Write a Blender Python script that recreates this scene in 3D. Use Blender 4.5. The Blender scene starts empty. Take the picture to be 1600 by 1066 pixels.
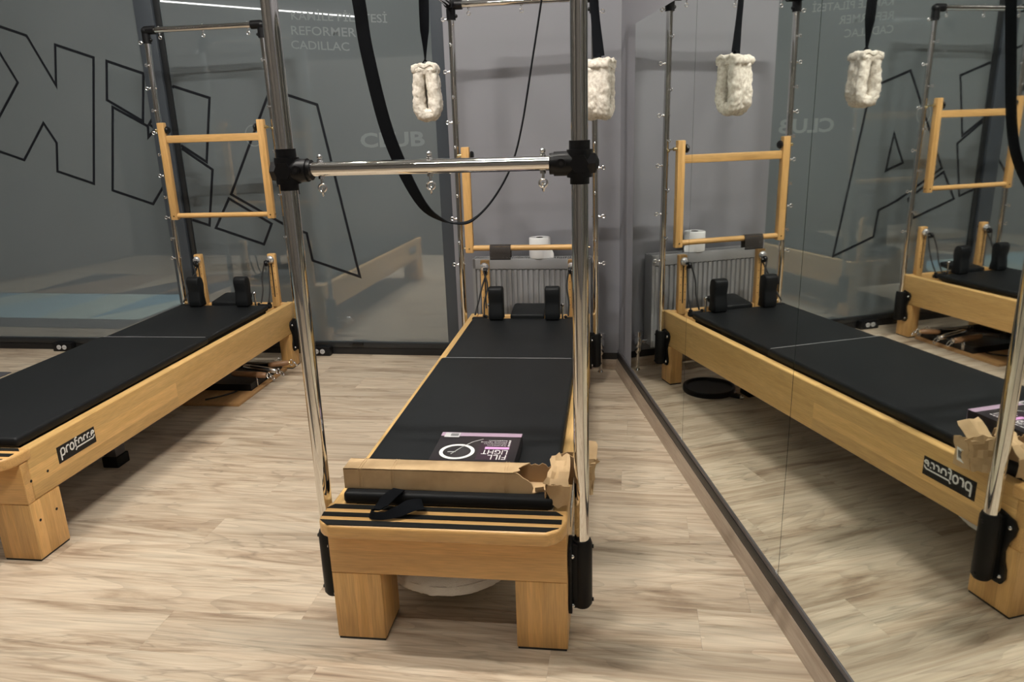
import bpy, bmesh, math, random
from mathutils import Vector, Matrix, noise
R = math.radians
rnd = random.Random(7)
SC = bpy.context.scene
COL = SC.collection

# ------------------------------------------------------------------ camera, world, exposure
CAM_F, CAM_PITCH, CAM_YAW, CAM_ROLL, CAM_H = 1163.02, -16.0822, 3.2728, -1.8765, 1.48817
def make_camera():
    y, p, r = R(CAM_YAW), R(CAM_PITCH), R(CAM_ROLL)
    f = Vector((math.sin(y)*math.cos(p), math.cos(y)*math.cos(p), math.sin(p)))
    rt = Vector((math.cos(y), -math.sin(y), 0)); up = rt.cross(f)
    r2 = rt*math.cos(r) + up*math.sin(r); u2 = -rt*math.sin(r) + up*math.cos(r)
    cd = bpy.data.cameras.new('camera'); cam = bpy.data.objects.new('camera', cd); COL.objects.link(cam)
    cd.sensor_fit = 'HORIZONTAL'; cd.sensor_width = 36; cd.lens = CAM_F*36/1600; cd.clip_start = .05
    M = Matrix(((r2.x, u2.x, -f.x, 0), (r2.y, u2.y, -f.y, 0), (r2.z, u2.z, -f.z, CAM_H), (0, 0, 0, 1)))
    cam.matrix_world = M
    SC.camera = cam
make_camera()
W_ = bpy.data.worlds.new('world'); SC.world = W_; W_.use_nodes = True
W_.node_tree.nodes['Background'].inputs[0].default_value = (.6, .65, .7, 1)
W_.node_tree.nodes['Background'].inputs[1].default_value = .05
SC.view_settings.view_transform = 'Standard'; SC.view_settings.look = 'None'
SC.view_settings.gamma = 1; SC.view_settings.use_curve_mapping = False
SC.view_settings.exposure = 0.0
LAMP_STRENGTH = 730
LAMP_COLOR = (1.0, .95, .875)
CEIL_Z = 4.2

# ------------------------------------------------------------------ node helpers / materials
def mat(name):
    m = bpy.data.materials.new(name); m.use_nodes = True
    return m, m.node_tree, m.node_tree.nodes['Principled BSDF']
def plain(name, col, rough=.5, metal=0, spec=.5, bump=0, bscale=200, coat=0, coat_ior=1.5):
    m, nt, b = mat(name)
    b.inputs['Base Color'].default_value = (*col, 1); b.inputs['Roughness'].default_value = rough
    b.inputs['Metallic'].default_value = metal; b.inputs['Specular IOR Level'].default_value = spec
    b.inputs['Coat Weight'].default_value = coat; b.inputs['Coat IOR'].default_value = coat_ior
    tc = nt.nodes.new('ShaderNodeTexCoord'); n = nt.nodes.new('ShaderNodeTexNoise')
    n.inputs['Scale'].default_value = bscale; n.inputs['Detail'].default_value = 3
    nt.links.new(tc.outputs['Object'], n.inputs['Vector'])
    if bump:
        bp = nt.nodes.new('ShaderNodeBump'); bp.inputs['Strength'].default_value = bump; bp.inputs['Distance'].default_value = .002
        nt.links.new(n.outputs['Fac'], bp.inputs['Height']); nt.links.new(bp.outputs['Normal'], b.inputs['Normal'])
    mp = nt.nodes.new('ShaderNodeMapRange'); mp.inputs[3].default_value = max(0, rough-.04); mp.inputs[4].default_value = min(1, rough+.04)
    nt.links.new(n.outputs['Fac'], mp.inputs[0]); nt.links.new(mp.outputs[0], b.inputs['Roughness'])
    return m
def N(nt, t, **kw):
    n = nt.nodes.new(t)
    for k, v in kw.items(): setattr(n, k, v)
    return n
def ramp(nt, stops):
    r = nt.nodes.new('ShaderNodeValToRGB'); e = r.color_ramp.elements
    while len(e) < len(stops): e.new(.5)
    for i, (p, c) in enumerate(stops): e[i].position = p; e[i].color = (*c, 1)
    return r
def wood(name, light, dark, axis, stave=.05, gloss=.38):
    """beech with long grain along one axis and glued staves"""
    m, nt, b = mat(name); L = nt.links.new
    tc = N(nt, 'ShaderNodeTexCoord')
    ax = 'XYZ'.index(axis)
    s = [26, 26, 26]; s[ax] = 1.6
    mp = N(nt, 'ShaderNodeMapping'); mp.inputs['Scale'].default_value = s; L(tc.outputs['Object'], mp.inputs['Vector'])
    inc = [stave]*3; inc[ax] = 3.0
    sn = N(nt, 'ShaderNodeVectorMath', operation='SNAP'); sn.inputs[1].default_value = inc
    ofs = N(nt, 'ShaderNodeVectorMath', operation='ADD'); ofs.inputs[1].default_value = (5.013, 5.021, 5.017)
    L(tc.outputs['Object'], ofs.inputs[0]); L(ofs.outputs[0], sn.inputs[0])
    wn = N(nt, 'ShaderNodeTexWhiteNoise', noise_dimensions='3D'); L(sn.outputs[0], wn.inputs['Vector'])
    add = N(nt, 'ShaderNodeVectorMath', operation='MULTIPLY_ADD'); add.inputs[1].default_value = (9, 9, 9)
    L(wn.outputs['Color'], add.inputs[0]); L(mp.outputs[0], add.inputs[2])
    n1 = N(nt, 'ShaderNodeTexNoise'); n1.inputs['Scale'].default_value = 1.0; n1.inputs['Detail'].default_value = 5; n1.inputs['Distortion'].default_value = .6
    L(add.outputs[0], n1.inputs['Vector'])
    rp = ramp(nt, [(.28, dark), (.5, [(a+c)/2 for a, c in zip(light, dark)]), (.72, light)]); L(n1.outputs['Fac'], rp.inputs[0])
    n2 = N(nt, 'ShaderNodeTexNoise'); n2.inputs['Scale'].default_value = 9; n2.inputs['Detail'].default_value = 2
    L(mp.outputs[0], n2.inputs['Vector'])
    mr = N(nt, 'ShaderNodeMapRange'); mr.inputs[1].default_value = .3; mr.inputs[2].default_value = .7; mr.inputs[3].default_value = .86; mr.inputs[4].default_value = 1.06
    L(n2.outputs['Fac'], mr.inputs[0])
    mr2 = N(nt, 'ShaderNodeMapRange'); mr2.inputs[3].default_value = .86; mr2.inputs[4].default_value = 1.1
    L(wn.outputs['Value'], mr2.inputs[0])
    mu = N(nt, 'ShaderNodeMath', operation='MULTIPLY'); L(mr.outputs[0], mu.inputs[0]); L(mr2.outputs[0], mu.inputs[1])
    mx = N(nt, 'ShaderNodeVectorMath', operation='SCALE'); L(rp.outputs[0], mx.inputs[0]); L(mu.outputs[0], mx.inputs['Scale'])
    L(mx.outputs[0], b.inputs['Base Color']); b.inputs['Roughness'].default_value = gloss
    bp = N(nt, 'ShaderNodeBump'); bp.inputs['Strength'].default_value = .08; bp.inputs['Distance'].default_value = .001
    L(n2.outputs['Fac'], bp.inputs['Height']); L(bp.outputs[0], b.inputs['Normal'])
    return m
def floor_material(name, gloss=.42, k=1.0):
    m, nt, b = mat(name); L = nt.links.new
    tc = N(nt, 'ShaderNodeTexCoord'); oi = N(nt, 'ShaderNodeObjectInfo')
    cm = N(nt, 'ShaderNodeCombineXYZ'); mu = N(nt, 'ShaderNodeMath', operation='MULTIPLY'); mu.inputs[1].default_value = 37
    L(oi.outputs['Random'], mu.inputs[0]); L(mu.outputs[0], cm.inputs[0]); L(mu.outputs[0], cm.inputs[1])
    ad = N(nt, 'ShaderNodeVectorMath', operation='ADD'); L(tc.outputs['Object'], ad.inputs[0]); L(cm.outputs[0], ad.inputs[1])
    def nz(sx, sy, sc, det, dist, rough=.5):
        mp = N(nt, 'ShaderNodeMapping'); mp.inputs['Scale'].default_value = (sx, sy, 1); L(ad.outputs[0], mp.inputs['Vector'])
        n = N(nt, 'ShaderNodeTexNoise'); n.inputs['Scale'].default_value = sc; n.inputs['Detail'].default_value = det
        n.inputs['Distortion'].default_value = dist; n.inputs['Roughness'].default_value = rough; L(mp.outputs[0], n.inputs['Vector']); return n
    a = nz(1.5, 13, 1.0, 6, 1.2, .6)
    c1 = (.59*k, .495*k, .375*k); c2 = (.52*k, .42*k, .31*k); c3 = (.405*k, .31*k, .22*k); c4 = (.27*k, .19*k, .13*k)
    rp = ramp(nt, [(.28, c4), (.38, c3), (.48, c2), (.60, c1)]); L(a.outputs['Fac'], rp.inputs[0])
    f = nz(5, 120, 1.0, 3, .3)
    mr = N(nt, 'ShaderNodeMapRange'); mr.inputs[1].default_value = .3; mr.inputs[2].default_value = .7; mr.inputs[3].default_value = .87; mr.inputs[4].default_value = 1.07
    L(f.outputs['Fac'], mr.inputs[0])
    # knots: sparse, stretched rings
    kn = nz(2.2, 7.5, 1.0, 2, .8)
    kr = N(nt, 'ShaderNodeMapRange'); kr.inputs[1].default_value = .70; kr.inputs[2].default_value = .80; kr.inputs[3].default_value = 1; kr.inputs[4].default_value = .62
    L(kn.outputs['Fac'], kr.inputs[0])
    g = nz(.55, 4.2, 1.0, 2, .5)
    gm = N(nt, 'ShaderNodeMath', operation='MULTIPLY'); gm.inputs[1].default_value = 17; L(g.outputs['Fac'], gm.inputs[0])
    gf = N(nt, 'ShaderNodeMath', operation='FRACT'); L(gm.outputs[0], gf.inputs[0])
    gr = N(nt, 'ShaderNodeMapRange'); gr.inputs[1].default_value = 0; gr.inputs[2].default_value = .35; gr.inputs[3].default_value = .84; gr.inputs[4].default_value = 1.02
    L(gf.outputs[0], gr.inputs[0])
    ck = nz(.9, 9, 1.0, 4, 1.0)
    ca = N(nt, 'ShaderNodeMath', operation='SUBTRACT'); ca.inputs[1].default_value = .43; L(ck.outputs['Fac'], ca.inputs[0])
    cb = N(nt, 'ShaderNodeMath', operation='ABSOLUTE'); L(ca.outputs[0], cb.inputs[0])
    cr = N(nt, 'ShaderNodeMapRange'); cr.inputs[1].default_value = 0; cr.inputs[2].default_value = .012; cr.inputs[3].default_value = .74; cr.inputs[4].default_value = 1
    L(cb.outputs[0], cr.inputs[0])
    gq = N(nt, 'ShaderNodeMath', operation='MULTIPLY'); L(gr.outputs[0], gq.inputs[0]); L(cr.outputs[0], gq.inputs[1])
    pr = N(nt, 'ShaderNodeMapRange'); pr.inputs[3].default_value = .90; pr.inputs[4].default_value = 1.06
    L(oi.outputs['Random'], pr.inputs[0])
    m1 = N(nt, 'ShaderNodeMath', operation='MULTIPLY'); L(mr.outputs[0], m1.inputs[0]); L(kr.outputs[0], m1.inputs[1])
    m2 = N(nt, 'ShaderNodeMath', operation='MULTIPLY'); L(m1.outputs[0], m2.inputs[0]); L(pr.outputs[0], m2.inputs[1])
    m3 = N(nt, 'ShaderNodeMath', operation='MULTIPLY'); L(m2.outputs[0], m3.inputs[0]); L(gq.outputs[0], m3.inputs[1])
    sc = N(nt, 'ShaderNodeVectorMath', operation='SCALE'); L(rp.outputs[0], sc.inputs[0]); L(m3.outputs[0], sc.inputs['Scale'])
    L(sc.outputs[0], b.inputs['Base Color']); b.inputs['Roughness'].default_value = gloss
    b.inputs['Specular IOR Level'].default_value = .35
    bp = N(nt, 'ShaderNodeBump'); bp.inputs['Strength'].default_value = .12; bp.inputs['Distance'].default_value = .001
    L(f.outputs['Fac'], bp.inputs['Height']); L(bp.outputs[0], b.inputs['Normal'])
    return m

BEECH_L, BEECH_D = (.75, .455, .18), (.60, .34, .115)
M = dict(
    wood_u=wood('beech_across', BEECH_L, BEECH_D, 'X', .075),
    wood_v=wood('beech_along', (.78, .50, .20), (.63, .385, .135), 'Y', .068),
    wood_z=wood('beech_upright', BEECH_L, BEECH_D, 'Z', .043),
    ply=wood('thin_board', (.45, .26, .11), (.34, .18, .07), 'Y', .2),
    handle=wood('handle_wood', (.36, .20, .10), (.26, .13, .06), 'X', .2),
    floor=floor_material('oak_laminate'),
    skirting=wood('oak_skirting_along', (.46, .375, .29), (.30, .225, .165), 'Y', .4, .5), skirting_x=wood('oak_skirting_across', (.46, .375, .29), (.30, .225, .165), 'X', .4, .5),
    slab=plain('floor_underlay', (.12, .10, .08), .9),
    wall=plain('grey_wall_paint', (.222, .222, .245), .75, bump=.05, bscale=300),
    ceiling=plain('grey_ceiling', (.42, .43, .43), .8),
    rear_wall=plain('rear_wall_paint', (.16, .15, .14), .8), partition=plain('partition_paint', (.105, .095, .085), .8),
    black_trim=plain('black_trim', (.008, .008, .009), .45),
    piping=plain('grey_piping', (.26, .26, .27), .5),
    grey_trim=plain('dark_grey_trim', (.085, .08, .085), .5),
    frame=plain('anthracite_aluminium', (.055, .065, .078), .42, spec=.4),
    frame_dark=plain('black_aluminium', (.018, .020, .022), .3),
    mirror=plain('mirror_silver', (.86, .90, .875), .0, metal=1),
    mirror_edge=plain('mirror_edge', (.02, .03, .025), .4),
    chrome=plain('polished_steel', (.80, .79, .77), .05, metal=1),
    chrome_soft=plain('satin_chrome', (.82, .82, .82), .24, metal=.85),
    steel=plain('zinc_steel', (.78, .78, .78), .24, metal=1),
    brass=plain('pale_brass', (.75, .62, .36), .25, metal=1),
    plastic=plain('black_plastic', (.006, .006, .007), .40, spec=.28),
    bracket=plain('black_casting', (.006, .006, .006), .5, spec=.22, bump=.1, bscale=500),
    vinyl=plain('black_vinyl', (.009, .010, .011), .5, spec=.2, bump=.12, bscale=900),
    rubber=plain('grip_rubber', (.012, .012, .011), .8, spec=.15, bump=.5, bscale=1100),
    webbing=plain('black_webbing', (.006, .007, .009), .8, spec=.08, bump=.4, bscale=900),
    cord=plain('black_cord', (.01, .01, .01), .7),
    white=plain('white_print', (.80, .80, .78), .5),
    fleece=plain('cream_fleece', (.80, .745, .655), .95, spec=.05, bump=.9, bscale=330),
    fleece_white=plain('white_fleece', (.86, .84, .80), .95, spec=.05, bump=.9, bscale=330),
    paper=plain('white_tissue', (.80, .80, .80), .9, spec=.1, bump=.2, bscale=120),
    core=plain('cardboard_core', (.05, .045, .04), .9),
    card=plain('brown_cardboard', (.50, .345, .19), .75, spec=.2, bump=.15, bscale=90),
    card_in=plain('inner_cardboard', (.36, .235, .125), .8, spec=.2),
    radiator=plain('grey_radiator_enamel', (.27, .27, .275), .4),
    radiator_dark=plain('radiator_shade', (.03, .03, .03), .6),
    box_black=plain('box_print_black', (.018, .014, .016), .35),
    box_lilac=plain('box_print_lilac', (.42, .30, .40), .4),
    box_pink=plain('box_print_pink', (.72, .36, .68), .45),
    box_plum=plain('box_print_plum', (.032, .012, .026), .4),
    sticker=plain('sticker_grey', (.55, .55, .55), .5),
    line_ink=plain('black_vinyl_film', (.006, .008, .012), .4),
    ghost=plain('painted_reflection', (.164, .188, .197), .6),
    mesh_cloth=None, glass=None,
)
def make_glass():
    """tinted window film: dull grey body under a partly mirroring surface"""
    m, nt, b = mat('tinted_film_glass'); L = nt.links.new
    b.inputs['Roughness'].default_value = .6; b.inputs['Specular IOR Level'].default_value = 0.0
    tc = N(nt, 'ShaderNodeTexCoord'); n = N(nt, 'ShaderNodeTexNoise'); n.inputs['Scale'].default_value = .7
    L(tc.outputs['Object'], n.inputs['Vector'])
    r = ramp(nt, [(.3, (.135, .157, .167)), (.7, (.162, .187, .198))]); L(n.outputs['Fac'], r.inputs[0]); L(r.outputs[0], b.inputs['Base Color'])
    g = N(nt, 'ShaderNodeBsdfGlossy'); g.inputs['Roughness'].default_value = .015; g.inputs['Color'].default_value = (.93, .98, 1, 1)
    lw_ = N(nt, 'ShaderNodeLayerWeight'); lw_.inputs['Blend'].default_value = .25
    mr = N(nt, 'ShaderNodeMapRange'); mr.inputs[3].default_value = GLASS_MIRROR; mr.inputs[4].default_value = .9
    L(lw_.outputs['Fresnel'], mr.inputs[0])
    mx = N(nt, 'ShaderNodeMixShader'); L(mr.outputs[0], mx.inputs[0]); L(b.outputs[0], mx.inputs[1]); L(g.outputs[0], mx.inputs[2])
    L(mx.outputs[0], nt.nodes['Material Output'].inputs['Surface'])
    return m
GLASS_MIRROR = .235
M['glass'] = make_glass()
def make_mesh_cloth():
    m, nt, b = mat('open_mesh_cloth'); L = nt.links.new
    tc = N(nt, 'ShaderNodeTexCoord'); v = N(nt, 'ShaderNodeTexVoronoi'); v.inputs['Scale'].default_value = 130; v.inputs['Randomness'].default_value = .15
    L(tc.outputs['Object'], v.inputs['Vector'])
    r = ramp(nt, [(.33, (0, 0, 0)), (.40, (1, 1, 1))]); L(v.outputs['Distance'], r.inputs[0])
    b.inputs['Base Color'].default_value = (.035, .028, .024, 1); b.inputs['Roughness'].default_value = .8
    L(r.outputs[0], b.inputs['Alpha']); return m
M['mesh_cloth'] = make_mesh_cloth()
def mottle(m, a, b_, scale):
    nt = m.node_tree; tc = N(nt, 'ShaderNodeTexCoord'); n = N(nt, 'ShaderNodeTexNoise'); n.inputs['Scale'].default_value = scale; n.inputs['Detail'].default_value = 4
    nt.links.new(tc.outputs['Object'], n.inputs['Vector']); r = ramp(nt, [(.34, a), (.58, b_)]); nt.links.new(n.outputs['Fac'], r.inputs[0])
    nt.links.new(r.outputs[0], nt.nodes['Principled BSDF'].inputs['Base Color'])
mottle(M['fleece'], (.60, .535, .45), (.80, .745, .66), 75)
mottle(M['card'], (.44, .30, .16), (.53, .37, .205), 14)
def lamp_material(name, k):
    m, nt, b = mat(name); b.inputs['Base Color'].default_value = (1, 1, 1, 1)
    b.inputs['Emission Color'].default_value = (*LAMP_COLOR, 1); b.inputs['Emission Strength'].default_value = LAMP_STRENGTH*k
    return m
M['lamp'] = lamp_material('lamp_diffuser', 1); M['lamp_line'] = lamp_material('lamp_diffuser_line', .016); M['lamp_mid'] = lamp_material('lamp_diffuser_medium', .24); M['lamp_dim'] = lamp_material('lamp_diffuser_dimmed', .12)

# ------------------------------------------------------------------ geometry helpers: every shape is (verts, faces)
def box(x0, x1, y0, y1, z0, z1, bev=0, seg=2):
    bm = bmesh.new(); bmesh.ops.create_cube(bm, size=1)
    for v in bm.verts: v.co = Vector(((x0+x1)/2+v.co.x*(x1-x0), (y0+y1)/2+v.co.y*(y1-y0), (z0+z1)/2+v.co.z*(z1-z0)))
    if bev: bmesh.ops.bevel(bm, geom=bm.edges[:], offset=bev, segments=seg, affect='EDGES', profile=.5)
    return dump(bm)
def dump(bm):
    bm.verts.index_update(); r = ([v.co.copy() for v in bm.verts], [[v.index for v in f.verts] for f in bm.faces]); bm.free(); return r
def prism(poly, fn, d0, d1, bev=0, seg=2):
    """extrude polygon poly; fn(a, b, d) -> xyz"""
    bm = bmesh.new()
    a = [bm.verts.new(fn(p[0], p[1], d0)) for p in poly]; b = [bm.verts.new(fn(p[0], p[1], d1)) for p in poly]
    bm.faces.new(a); bm.faces.new(b[::-1]); n = len(poly)
    for i in range(n): bm.faces.new((a[i], b[i], b[(i+1) % n], a[(i+1) % n]))
    bmesh.ops.recalc_face_normals(bm, faces=bm.faces[:])
    if bev: bmesh.ops.bevel(bm, geom=bm.edges[:], offset=bev, segments=seg, affect='EDGES', profile=.5)
    return dump(bm)
def frame_of(d):
    d = d.normalized(); a = Vector((0, 0, 1)) if abs(d.z) < .9 else Vector((1, 0, 0))
    x = d.cross(a).normalized(); return x, d.cross(x).normalized()
def tube(path, r, n=12, closed=False, caps=True):
    P = [Vector(p) for p in path]; rr = r if isinstance(r, (list, tuple)) else [r]*len(P)
    V, F = [], []; m = len(P); x = None
    for i, p in enumerate(P):
        if closed: d = P[(i+1) % m]-P[i-1]
        else: d = (P[min(i+1, m-1)]-P[max(i-1, 0)])
        d.normalize()
        if x is None: x, y = frame_of(d)
        else:
            x = (x - d*x.dot(d)).normalized(); y = d.cross(x)
        for k in range(n):
            a = 2*math.pi*k/n; V.append(p + (x*math.cos(a)+y*math.sin(a))*rr[i])
    for i in range(m if closed else m-1):
        j = (i+1) % m
        for k in range(n): F.append([i*n+k, i*n+(k+1) % n, j*n+(k+1) % n, j*n+k])
    if not closed and caps: F.append(list(range(n))[::-1]); F.append([(m-1)*n+k for k in range(n)])
    return V, F
def cyl(p0, p1, r, n=20, bev=0):
    p0, p1 = Vector(p0), Vector(p1)
    if bev:
        d = (p1-p0).normalized(); return tube([p0, p0+d*bev*.3, p0+d*bev, p1-d*bev, p1-d*bev*.3, p1], [r-bev, r-bev*.3, r, r, r-bev*.3, r-bev], n)
    return tube([p0, p1], r, n)
def ball(c, r, n=10, sz=1):
    bm = bmesh.new(); bmesh.ops.create_uvsphere(bm, u_segments=n, v_segments=max(5, n//2+1), radius=r)
    for v in bm.verts: v.co = Vector((v.co.x, v.co.y, v.co.z*sz))+Vector(c)
    return dump(bm)
def ring(c, r, t, axis, n=18, k=8, sx=1, sy=1):
    x, y = frame_of(Vector(axis)); c = Vector(c)
    return tube([c + x*r*sx*math.cos(2*math.pi*i/n)+y*r*sy*math.sin(2*math.pi*i/n) for i in range(n)], t, k, closed=True)
def lathe(prof, c=(0, 0, 0), n=32):
    V, F = [], []; c = Vector(c)
    for r, z in prof:
        for k in range(n): a = 2*math.pi*k/n; V.append(c+Vector((r*math.cos(a), r*math.sin(a), z)))
    for i in range(len(prof)-1):
        for k in range(n): F.append([i*n+k, i*n+(k+1) % n, (i+1)*n+(k+1) % n, (i+1)*n+k])
    F.append(list(range(n))[::-1]); F.append([(len(prof)-1)*n+k for k in range(n)])
    return V, F
def ribbon(path, wdirs, w, t=.0022):
    P = [Vector(p) for p in path]; V, F = [], []; m = len(P)
    for i, p in enumerate(P):
        wd = Vector(wdirs[i]).normalized(); d = (P[min(i+1, m-1)]-P[max(i-1, 0)]).normalized()
        wd = (wd-d*wd.dot(d)).normalized(); nn = d.cross(wd)
        ww = w[i] if isinstance(w, list) else w
        for a, b in ((-1, -1), (1, -1), (1, 1), (-1, 1)): V.append(p+wd*a*ww/2+nn*b*t/2)
    for i in range(m-1):
        for k in range(4): F.append([i*4+k, i*4+(k+1) % 4, (i+1)*4+(k+1) % 4, (i+1)*4+k])
    F.append([3, 2, 1, 0]); F.append([(m-1)*4+k for k in range(4)])
    return V, F
def smooth_path(pts, sub=6):
    P = [Vector(p) for p in pts]; out = []
    for i in range(len(P)-1):
        a, b, c, d = P[max(i-1, 0)], P[i], P[i+1], P[min(i+2, len(P)-1)]
        for k in range(sub):
            t = k/sub; out.append(.5*((2*b)+(c-a)*t+(2*a-5*b+4*c-d)*t*t+(3*b-a-3*c+d)*t**3))
    out.append(P[-1]); return out
def mesh_of(name, shapes, m, angle=38):
    V, F = [], []
    for v, f in shapes:
        o = len(V); V += [tuple(q) for q in v]; F += [[i+o for i in ff] for ff in f]
    me = bpy.data.meshes.new(name); me.from_pydata(V, [], F); me.update()
    bm = bmesh.new(); bm.from_mesh(me); bmesh.ops.recalc_face_normals(bm, faces=bm.faces[:]); bm.to_mesh(me); bm.free()
    me.materials.append(m); me.shade_smooth(); me.set_sharp_from_angle(angle=R(angle)); return me
def obj(name, shapes, m, parent=None, angle=38, kind=None):
    me = shapes if isinstance(shapes, bpy.types.Mesh) else mesh_of(name, shapes if isinstance(shapes, list) else [shapes], m, angle)
    o = bpy.data.objects.new(name, me); COL.objects.link(o)
    if parent: o.parent = parent
    if kind: o['kind'] = kind
    return o
def tag(o, label, cat, group=None):
    o['label'] = label; o['category'] = cat
    if group: o['group'] = group
    return o
def thing(name, label, cat, loc=(0, 0, 0), rz=0, group=None):
    o = bpy.data.objects.new(name, None); COL.objects.link(o); o.empty_display_size = .1
    o.location = loc; o.rotation_euler = (0, 0, rz); return tag(o, label, cat, group)
def struct(name, shapes=None, m=None, loc=(0, 0, 0), rz=0):
    if shapes is None:
        o = bpy.data.objects.new(name, None); COL.objects.link(o)
    else: o = obj(name, shapes, m)
    o['kind'] = 'structure'; o.location = loc; o.rotation_euler = (0, 0, rz); return o
def text_shape(s, size, depth=.0006, bold=0):
    cu = bpy.data.curves.new('lettering', 'FONT'); cu.body = s; cu.size = size; cu.extrude = depth/2; cu.resolution_u = 3; cu.offset = bold
    o = bpy.data.objects.new('lettering', cu); COL.objects.link(o)
    me = bpy.data.meshes.new_from_object(o.evaluated_get(bpy.context.evaluated_depsgraph_get()))
    r = ([v.co.copy() for v in me.vertices], [list(p.vertices) for p in me.polygons])
    bpy.data.objects.remove(o); bpy.data.curves.remove(cu); bpy.data.meshes.remove(me); return r
def fit_text(s, x0, x1, y0, y1, fn, bold=0):
    """text stretched to the rectangle x0..x1, y0..y1 of a plane; fn(a, b, d) -> xyz"""
    V, F = text_shape(s, 1, .02, bold)
    ax, bx = min(v.x for v in V), max(v.x for v in V); ay, by = min(v.y for v in V), max(v.y for v in V)
    return [Vector(fn(x0+(v.x-ax)/(bx-ax)*(x1-x0), y0+(v.y-ay)/(by-ay)*(y1-y0), .0004+.0004*(1 if v.z > 0 else 0))) for v in V], F
def stroke(path, w, fn, closed=False, d0=0, d1=.001):
    """mitred flat stroke along 2-D path, mapped by fn(a, b, d)"""
    P = [Vector((p[0], p[1])) for p in path]; n = len(P); out = []
    for i in range(n):
        a = P[i-1] if (closed or i > 0) else None; c = P[(i+1) % n] if (closed or i < n-1) else None
        d1_ = (P[i]-a).normalized() if a is not None else None; d2_ = (c-P[i]).normalized() if c is not None else None
        if d1_ is None: d1_ = d2_
        if d2_ is None: d2_ = d1_
        n1, n2 = Vector((-d1_.y, d1_.x)), Vector((-d2_.y, d2_.x)); mt = (n1+n2)
        mt = mt.normalized() if mt.length > 1e-6 else n1
        k = min(3.0, 1/max(.2, mt.dot(n1))); out.append((P[i]+mt*w/2*k, P[i]-mt*w/2*k))
    V, F = [], []
    for (p, q) in out:
        V += [Vector(fn(p.x, p.y, d0)), Vector(fn(q.x, q.y, d0)), Vector(fn(q.x, q.y, d1)), Vector(fn(p.x, p.y, d1))]
    for i in range(n if closed else n-1):
        j = (i+1) % n
        for k in range(4): F.append([i*4+k, i*4+(k+1) % 4, j*4+(k+1) % 4, j*4+k])
    if not closed: F.append([0, 1, 2, 3]); F.append([(n-1)*4+k for k in (3, 2, 1, 0)])
    return V, F
def arc(cx, cy, rx, ry, a0, a1, n=10): return [(cx+rx*math.cos(R(a0+(a1-a0)*i/n)), cy+ry*math.sin(R(a0+(a1-a0)*i/n))) for i in range(n+1)]

# ------------------------------------------------------------------ layout, metres
XM = .9137                                   # mirror plane
G0, GS = 4.8516, -.22615                # glass wall: y = G0 + GS x
GA = math.atan(GS)
C_LOC, C_ROT = (-.10383, 1.90274, 0), R(-11.1137)     # centre reformer, foot end
L_LOC, L_ROT = (-1.96147, 2.59368, 0), R(-11.302)     # left reformer
def to_world(loc, rz, u, v, z): return Vector((loc[0]+u*math.cos(rz)-v*math.sin(rz), loc[1]+u*math.sin(rz)+v*math.cos(rz), z))
def cw(u, v, z=0): return to_world(C_LOC, C_ROT, u, v, z)
def lw(u, v, z=0): return to_world(L_LOC, L_ROT, u, v, z)

# ------------------------------------------------------------------ floor of laminate planks
ROOM = [(-6.2, -2.6), (.893, -2.6), (.893, 4.64), (-6.2, G0+GS*-6.2-.01)]
def clip(poly, a, b):
    """keep the part of poly left of the line a->b"""
    def side(p): return (b[0]-a[0])*(p[1]-a[1])-(b[1]-a[1])*(p[0]-a[0])
    out = []
    for i in range(len(poly)):
        p, q = poly[i], poly[(i+1) % len(poly)]; sp, sq = side(p), side(q)
        if sp >= 0: out.append(p)
        if sp*sq < 0: t = sp/(sp-sq); out.append((p[0]+(q[0]-p[0])*t, p[1]+(q[1]-p[1])*t))
    return out
def build_floor():
    fl = struct('floor', box(-6.3, 1.0, -2.7, 6.4, -.06, -.008), M['slab'])
    a = R(-12.7); D = Vector((math.cos(a), math.sin(a))); Nn = Vector((-D.y, D.x)); w, ln, gap = .195, 1.244, .00025
    known = {0: -1.025, -1: -1.4645, 2: -1.611, 4: -1.53, 5: -.031, 8: -.011}
    for k in range(-25, 26):
        c0 = 1.895+k*w; st = known.get(k, rnd.uniform(-ln, 0))
        for j in range(-8, 7):
            s0 = st+j*ln
            q = [(s0+gap, c0+gap), (s0+ln-gap, c0+gap), (s0+ln-gap, c0+w-gap), (s0+gap, c0+w-gap)]
            p = [((D*x+Nn*y).x, (D*x+Nn*y).y) for x, y in q]
            for i in range(4):
                if p: p = clip(p, ROOM[i], ROOM[(i+1) % 4])
            if len(p) < 3: continue
            cx, cy = (D*(s0+ln/2)+Nn*(c0+w/2)); ca, sa = math.cos(-a), math.sin(-a)
            lp = [((x-cx)*ca-(y-cy)*sa, (x-cx)*sa+(y-cy)*ca) for x, y in p]
            area = abs(sum(lp[i][0]*lp[(i+1) % len(lp)][1]-lp[(i+1) % len(lp)][0]*lp[i][1] for i in range(len(lp))))/2
            if area < .00005: continue
            o = obj('plank', prism(lp, lambda x, y, d: (x, y, d), -.008, 0), M['floor'], fl)
            o.location = (cx, cy, 0); o.rotation_euler = (0, 0, a)
build_floor()

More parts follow.
